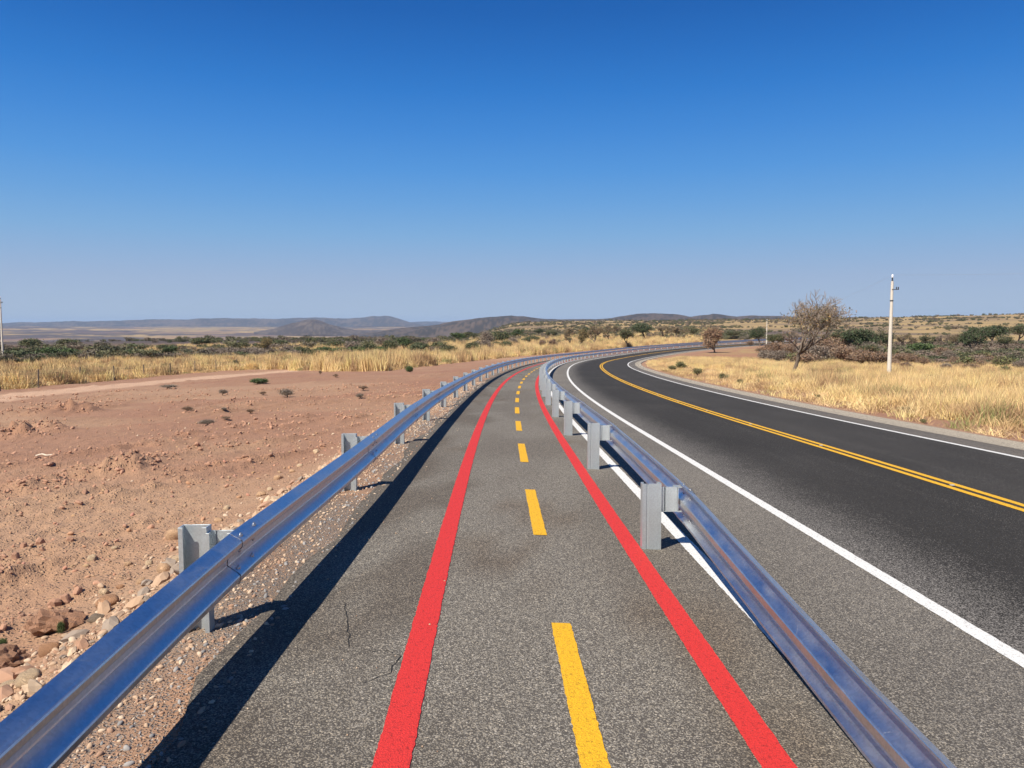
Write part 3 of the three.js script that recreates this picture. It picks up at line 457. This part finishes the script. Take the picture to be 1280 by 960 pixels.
for (const [u, v, h, w, k] of [[550, 442, 13, 26, 'darkShrub'], [488, 442, 15, 22, 'darkShrub'], [605, 432, 17, 24, 'greyShrub'], [626, 431, 15, 26, 'darkShrub'], [602, 439, 13, 26, 'greyShrub'], [633, 437, 9, 18, 'darkShrub'], [408, 447, 12, 26, 'greenShrub'], [425, 446, 11, 24, 'greenShrub'], [390, 431, 8, 18, 'darkShrub'], [438, 444, 15, 24, 'greyShrub'], [460, 445, 14, 28, 'darkShrub'], [378, 446, 11, 26, 'darkShrub'], [355, 446, 12, 26, 'greyShrub'], [252, 432, 9, 30, 'darkShrub'], [290, 446, 11, 40, 'greyShrub'], [310, 447, 11, 40, 'greyShrub'], [268, 445, 10, 30, 'greyShrub'], [190, 448, 9, 30, 'darkShrub'], [167, 448, 10, 24, 'greenShrub'], [62, 448, 13, 30, 'greenShrub'], [40, 448, 11, 30, 'darkShrub'], [88, 449, 13, 24, 'greenShrub'], [118, 449, 10, 40, 'greyShrub'], [140, 446, 8, 30, 'darkShrub'], [40, 437, 12, 30, 'darkShrub'], [85, 434, 9, 34, 'darkShrub'], [20, 446, 10, 26, 'darkShrub'], [126, 438, 9, 16, 'darkShrub'], [232, 446, 9, 20, 'greyShrub'], [678, 437, 12, 10, 'dryShrub'], [691, 439, 14, 14, 'dryShrub'], [590, 441, 12, 20, 'darkShrub'], [520, 445, 13, 26, 'darkShrub'], [560, 445, 12, 24, 'darkShrub'], [445, 447, 12, 28, 'greenShrub'], [395, 448, 10, 26, 'darkShrub'], [362, 448, 9, 30, 'greyShrub'], [480, 435, 12, 24, 'greyShrub'], [540, 434, 11, 24, 'greyShrub'], [420, 436, 9, 26, 'darkShrub'], [350, 434, 8, 24, 'darkShrub'], [300, 437, 8, 26, 'darkShrub'], [325, 448, 10, 26, 'greyShrub'], [616, 425, 9, 20, 'darkShrub'], [640, 432, 9, 18, 'greyShrub'], [665, 430, 9, 18, 'darkShrub'], [585, 424, 8, 20, 'darkShrub'], [5, 449, 9, 20, 'darkShrub'], [150, 440, 7, 24, 'greyShrub'], [475, 446, 12, 20, 'greenShrub']])
  plant(k, 'shrub', u, v, h * 1.3, w * 1.15, { greenShrub: 'bright green low bush beyond the dry grass band', darkShrub: 'dark green low bush beyond the dry grass band', greyShrub: 'leafless grey bush beyond the dry grass band', dryShrub: 'twiggy brown shrub near the far guardrail' }[k], G2);
for (const [u, v, h, w] of [[135, 471, 9, 16], [159, 469, 11, 12], [208, 462, 9, 12], [295, 458, 9, 9]]) plant('darkShrub', 'shrub', u, v, h, w, 'small green bush growing in the golden grass by the wire fence', 'bushes along the fence');
for (const [u, v, h, w, k] of [[1032, 444, 30, 34, 'brown'], [1052, 442, 32, 36, 'olive'], [1086, 440, 30, 34, 'olive'], [1128, 440, 24, 32, 'brown'], [1160, 434, 18, 30, 'olive'], [1198, 436, 20, 30, 'brown'], [1256, 440, 26, 34, 'olive'], [970, 438, 24, 28, 'olive']]) plant(k, 'bushy_tree', u, v, h, w, k === 'brown' ? 'brown leaved bushy tree rising above the dry brush' : 'olive leaved bushy tree rising above the dry brush', 'trees rising from the dry brush');
for (const [u, v, h, w, k] of [[690, 424, 13, 18, 'olive'], [735, 421, 13, 18, 'dark'], [772, 420, 13, 20, 'brown'], [828, 423, 17, 24, 'brown'], [845, 425, 18, 26, 'brown'], [862, 422, 14, 26, 'olive'], [672, 420, 10, 16, 'dark'], [915, 424, 12, 22, 'olive']]) plant(k, 'bushy_tree', u, v, h, w, { olive: 'low olive tree on the plain behind the far bend', dark: 'low dark green tree on the plain behind the far bend', brown: 'low brown tree on the plain behind the far bend' }[k], 'trees on the plain behind the bend');
plant('greenShrub', 'shrub', 322, 480, 8, 27, 'low bright green bush alone on bare dirt'); plant('greenShrub', 'shrub', 512, 465, 9, 11, 'tiny dark green bush at the foot of the golden grass');
for (const [u, v, h, w] of [[234, 515, 6, 18], [260, 532, 6, 24], [283, 525, 4, 14], [279, 513, 3, 11], [313, 517, 5, 14], [278, 494, 6, 14], [329, 494, 4, 10], [360, 497, 9, 26], [454, 488, 5, 14], [451, 498, 5, 13], [400, 469, 5, 6], [209, 486, 4, 30], [420, 472, 4, 9]]) plant(plantNo % 2 ? 'dryShrub' : 'greyShrub', 'dead_weed', u, v, h * 1.4, w, 'low dead grey brown weed on the bare dirt', 'weeds on the bare dirt', 'weed');
plant('greenShrub', 'green_weed', 76, 792, 19, 11, 'small fresh green weed growing among stones by the rail', null, 'weed'); plant('greenShrub', 'green_weed', 3, 812, 16, 12, 'fresh green weed beside the dark clod of earth', null, 'weed');
for (const [u, v, h, w] of [[1022, 500, 8, 10], [1136, 518, 12, 24], [1154, 530, 7, 12], [1260, 530, 16, 14], [948, 482, 9, 8], [975, 486, 10, 9], [872, 470, 11, 18], [850, 462, 13, 20], [840, 464, 8, 14], [905, 476, 12, 14], [925, 481, 8, 12], [1202, 495, 14, 13], [1165, 478, 11, 34], [1061, 500, 5, 9]]) plant('weed', 'green_weed', u, v, h, w, 'small green weed at the edge of the golden roadside grass', 'weeds beside the gutter', 'weed');
{ // dry grass
  const tuft = (seed, n, spread, lean, thick = 1) => { const R = rng(seed), pos = [], col = []; for (let k = 0; k < n; k++) { const a = R() * 6.283, d = spread * Math.sqrt(R()), x = Math.cos(a) * d, z = Math.sin(a) * d, h = .55 + .45 * R(), w = (.004 + .007 * R()) * thick, b = R() * 6.283, lx = Math.cos(b) * lean * R(), lz = Math.sin(b) * lean * R(), c = R() * 3.14, wx = Math.cos(c) * w, wz = Math.sin(c) * w, q = .8 + .4 * R();
    pos.push(x - wx, 0, z - wz, x + wx, 0, z + wz, x + lx * .4 + wx * .7, h * .6, z + lz * .4 + wz * .7, x - wx, 0, z - wz, x + lx * .4 + wx * .7, h * .6, z + lz * .4 + wz * .7, x + lx * .4 - wx * .7, h * .6, z + lz * .4 - wz * .7, x + lx * .4 - wx * .7, h * .6, z + lz * .4 - wz * .7, x + lx * .4 + wx * .7, h * .6, z + lz * .4 + wz * .7, x + lx, h, z + lz);
    for (let i = 0; i < 9; i++) col.push(q, q, q * .96); } return geo(pos, null, null, col); };
  const near = tuft(61, 34, .3, .4), wide = tuft(62, 46, .5, .4, 1.8), R = rng(64), A = [], B = [];
  const tone = (x, f) => { const k = .65 * ss(.28, .72, fbm(x * .55 + 60, f * .55, 3)) + .35 * R(); return k < .52 ? [.62 + .12 * R(), .46 + .08 * R(), .21 + .06 * R()] : k < .72 ? [.52, .36, .18] : k < .9 ? [.36, .22, .12] : [.25, .24, .09]; };
  for (let k = 0; k < 60000 && A.length < 26000; k++) { const s = 4 + 125 * R(), d = .5 + 52 * Math.pow(R(), 1.5), p = road(s, OFF.edge + d), x = p[0], f = -p[2], g = grassiness(x, f, [s, OFF.edge + d]); if (f < 5 || R() > g * (d > 26 ? .6 : 1) * (.35 + ss(.3, .55, fbm(x * .35 + 7, f * .35, 3)))) { if (R() > .13 || d < .7) continue; } const h = (.35 + .5 * R()) * lerp(.5, 1.15, g) * (.6 + .8 * fbm(x * .5 + 3, f * .5, 3)); A.push({ x, y: land(x, f) - .02, z: -f, ry: R() * 6.3, sx: .8 + .6 * R(), sy: h, sz: .8 + .6 * R(), c: tone(x, f) }); }
  for (let k = 0; k < 200000 && B.length < 30000; k++) { const az = -.72 + .98 * R(), e = edgeR(az), r = e - 1 + (e * 1.35) * Math.pow(R(), 1.7), x = r * Math.sin(az), f = r * Math.cos(az), so = nearest(x, f); if (so[1] > -4) continue; if (R() > grassiness(x, f, so) * (.3 + ss(.35, .55, fbm(x * .12, f * .12, 3)))) continue; const h = (.35 + .5 * R()) * (.4 + 1.7 * ss(.3, .7, fbm(x * .4, f * .4, 3))) * (1 + .45 * ss(-.32, -.22, az)); B.push({ x, y: land(x, f) - .02, z: -f, ry: R() * 6.3, sx: 1 + .8 * R(), sy: h, sz: 1 + .8 * R(), c: tone(x, f) }); }
  scatter('dry_grass', 'tall golden dry grass on the inside of the bend', 'grass', near, M.grass, A);
  scatter('dry_grass', 'band of golden dry grass beyond the bare dirt and track', 'grass', wide, M.grass, B);
}
{ // far scrub, too many to count
  const R = rng(91), lf = leafSoup(R, Array.from({ length: 14 }, () => [(R() - .5) * 1.1, .25 + .5 * R(), (R() - .5) * 1.1]), 620, .3, .13, [[1, 1, 1], [.85, .85, .85], [1.15, 1.15, 1.1]]), L = [];
  const tones = [[.085, .085, .045], [.13, .11, .075], [.17, .13, .095], [.075, .09, .04], [.13, .125, .06]];
  for (let k = 0; k < 120000 && L.length < 15000; k++) { const az = -.66 + 1.32 * R(), r = 150 + 2800 * Math.pow(R(), 1.7), x = r * Math.sin(az), f = r * Math.cos(az); if (r < 300) { const so = nearest(x, f); if (so[1] > -22 && so[1] < 34) continue; if (so[1] < 0 && r < edgeR(az) * 1.35) continue; } const p = fbm(x / 60 + 30, f / 60, 3); if (R() > ss(.46 - .05 * ss(-.1, .1, az), .62, p) * (r < 420 && az < -.02 ? .5 : 1)) continue; const z = (.7 + 2.1 * R() * R()) * (1 + r / 2200); L.push({ x, y: land(x, f) - .1 * z, z: -f, ry: R() * 6.3, sx: z * (1 + .5 * R()), sy: z * (.7 + .4 * R()), sz: z, c: tones[Math.floor(R() * 5)] }); }
  for (let k = 0, c = 0; k < 50000 && c < 2600; k++) { const az = .1 + .58 * R(), r = 125 + 360 * Math.pow(R(), 1.2), x = r * Math.sin(az), f = r * Math.cos(az), so = nearest(x, f); if (so[1] < 32) continue; if (R() > ss(.38, .58, fbm(x / 34 + 70, f / 34, 3))) continue; const z = (.5 + 1.7 * R() * R()) * (1 + r / 700), q = Math.floor(R() * 7); c++; L.push({ x, y: land(x, f) - .1 * z, z: -f, ry: R() * 6.3, sx: z * (1 + .5 * R()), sy: z * (.6 + .4 * R()), sz: z, c: q > 4 ? [.2, .145, .11] : tones[q] }); }
  scatter('far_scrub', 'dark scrub and thorn trees dotted over the far plain', 'scrub', lf, M.leaf, L);
}

// ------------------------------------------------------------------ hills on the skyline
function hills(name, label, dist, depth, prof, colA, colB, foot) { // prof: [x in the photograph, y of the skyline]
  const us = prof.map(p => p[0]), N = Math.max(90, Math.round((us[us.length - 1] - us[0]) / 1.2)), Mr = 26, pos = [], col = [], idx = [];
  for (let j = 0; j <= Mr; j++) for (let i = 0; i <= N; i++) {
    const u = lerp(us[0], us[us.length - 1], i / N), px = (u - 640) / 962, t = j / Mr, f = dist + depth * (t - .5), x = px * f;
    let top = (408.2 - table(us, prof.map(p => p[1]), u)) * dist / 962 + EYE; top += (fbm(u * .11, dist, 3) - .5) * dist * .0012;
    const k = Math.pow(Math.sin(Math.PI * Math.min(1, t * .96 + .02)), .9), rough = (fbm(x / (dist * .035), f / (dist * .035), 4) - .5) * depth * .035 * k * (1 - ss(.35, .5, t) * (1 - ss(.5, .65, t)) * .8);
    pos.push(x, lerp(Math.min(foot, farLand(x, f, Math.hypot(x, f)) - 4), top, k) + rough, -f); const m = ss(.4, .62, .55 * fbm(x / (dist * .02) + 7, f / (dist * .02), 4) + .45 * noise(x / (dist * .0022), f / (dist * .004))); col.push(...mix3(colA, colB, m));
  }
  for (let j = 0; j < Mr; j++) for (let i = 0; i < N; i++) { const a = j * (N + 1) + i, b = a + N + 1; idx.push(a, b + 1, b, a, a + 1, b + 1); }
  addTop(new THREE.Mesh(geo(pos, idx, null, col), std({ vertexColors: true, roughness: 1 })), name, label, 'hills', null, 'structure');
}
const HA = [.04, .036, .033], HB = [.105, .08, .062];
hills('mountain_range', 'long blue mountain range behind the valley', 9500, 1800, [[-160, 405], [-40, 404], [40, 403], [110, 401.5], [180, 400.5], [250, 399], [300, 397.5], [350, 398.5], [395, 397], [430, 398.5], [450, 397.5], [468, 395.5], [488, 395.6], [500, 399], [512, 403], [530, 407]], HA, HB, -6);
hills('mountain_range', 'very faint pale ridge in the gap of the skyline', 13000, 1500, [[440, 407], [490, 404], [520, 402.5], [555, 402], [600, 403], [680, 405]], HA, HB, -6);
hills('hill', 'dark cone shaped hill rising from the valley', 4200, 760, [[318, 415], [340, 411], [358, 406.5], [374, 402], [386, 399.4], [394, 399], [402, 401], [412, 405], [426, 409], [446, 413], [480, 416]], [.05, .04, .036], HB, -38);
hills('hill', 'low dark hills behind the pale fields ahead', 2900, 620, [[440, 421], [470, 415.5], [500, 410.6], [530, 408.4], [548, 405.4], [566, 401.5], [582, 399.8], [600, 397.6], [618, 396.3], [640, 395.5], [656, 396.0], [672, 398.1], [700, 399.0], [740, 398.8], [764, 397.9], [782, 394.4], [796, 392.3], [828, 392.0], [846, 393.2], [862, 396.0], [876, 394.1], [890, 392.5], [904, 393.7], [920, 395.5], [960, 394.9], [1000, 395.8], [1060, 396.7], [1120, 397.6], [1200, 399.3]], [.03, .027, .025], [.085, .063, .05], -4);

// ------------------------------------------------------------------ poles, wires and fence
function utilityPole(x, f, y, h, label, simple) {
  const g = new THREE.Group(); g.position.set(x, y, -f);
  part('shaft', new THREE.CylinderGeometry(.095, .17, h + .6, 8).translate(0, h / 2 - .3, 0), M.pole, g);
  const c = part('crossarm', new THREE.BoxGeometry(.5, .05, .05).translate(.2, h - .62, .1), M.dark, g);
  part('band', new THREE.CylinderGeometry(.125, .125, .09, 8).translate(0, h - 1.45, 0), M.dark, g);
  part('insulator_pin', new THREE.CylinderGeometry(.05, .06, .26, 8).translate(0, h + .13, 0), M.dark, g);
  part('insulator', new THREE.LatheGeometry([[0, .24], [.06, .22], [.085, .12], [.05, .1], [.095, .03], [.06, 0], [0, 0]].map(p => new THREE.Vector2(...p)), 10).translate(0, h + .26, 0), M.porcelain, g);
  for (const dx of [.28, .42]) part('insulator', new THREE.CylinderGeometry(.035, .045, .16, 8).translate(dx, h - .51, .1), M.dark, c);
  return addTop(g, 'utility_pole', label, 'pole');
}
const pA = spot(1111, 474), hA = 122 * pA.f / 962, pB = spot(958, 433), hB = 22 * pB.f / 962, pL = { x: -86, f: 130, y: land(-86, 130) }, pR = { x: pA.x + 34, f: pA.f - 44 };
utilityPole(pA.x, pA.f, pA.y, hA, 'pale concrete utility pole standing in golden roadside grass'); utilityPole(pB.x, pB.f, pB.y, hA * .9, 'small distant pale utility pole beside the far bend'); utilityPole(pL.x, pL.f, pL.y, 10.6, 'pale utility pole rising beyond the dirt track and wire fence'); utilityPole(pR.x, pR.f, land(pR.x, pR.f), hA, 'utility pole beyond the right of the roadside field');
function wire(a, b, sag) { const P = []; for (let i = 0; i <= 20; i++) { const t = i / 20; P.push(new THREE.Vector3(lerp(a[0], b[0], t), lerp(a[1], b[1], t) - sag * 4 * t * (1 - t), lerp(a[2], b[2], t))); } addTop(new THREE.Mesh(new THREE.TubeGeometry(new THREE.CatmullRomCurve3(P), 24, .004, 4), M.bolt), 'power_line', 'thin power line strung between the pale utility poles', 'wire', 'power lines'); }
wire([pA.x, pA.y + hA + .45, -pA.f], [pB.x, pB.y + hA * .9 + .45, -pB.f], 1.2); wire([pA.x, pA.y + hA + .45, -pA.f], [pR.x, land(pR.x, pR.f) + hA + .45, -pR.f], 1.0);
{
  const pts = [[0, 489], [48, 484.5], [100, 478.5], [143, 475], [180, 471.5], [213, 468.6], [244, 465.6], [270, 463.4], [296, 461.8], [318, 460.6]].map(([u, v]) => spot(u, v)), g = new THREE.Group(), b = pts[0], R = rng(44); g.position.set(b.x, b.y, -b.f);
  for (const p of pts) { const o = part('post', new THREE.CylinderGeometry(.05, .06, 1.7, 6).translate(0, .6, 0), M.fencePost, g); o.position.set(p.x - b.x, p.y - b.y, b.f - p.f); o.rotation.z = (R() - .5) * .12; }
  for (const h of [.4, .75, 1.1]) part('wire', new THREE.TubeGeometry(new THREE.CatmullRomCurve3(pts.map(p => new THREE.Vector3(p.x - b.x, p.y - b.y + h, b.f - p.f))), 60, .006, 3), M.dark, g);
  addTop(g, 'wire_fence', 'wire fence on thin wooden posts along the dirt track', 'fence');
}

scene.fog = new THREE.FogExp2(0xb0cbee, 0.00005);
renderer.render(scene, camera);
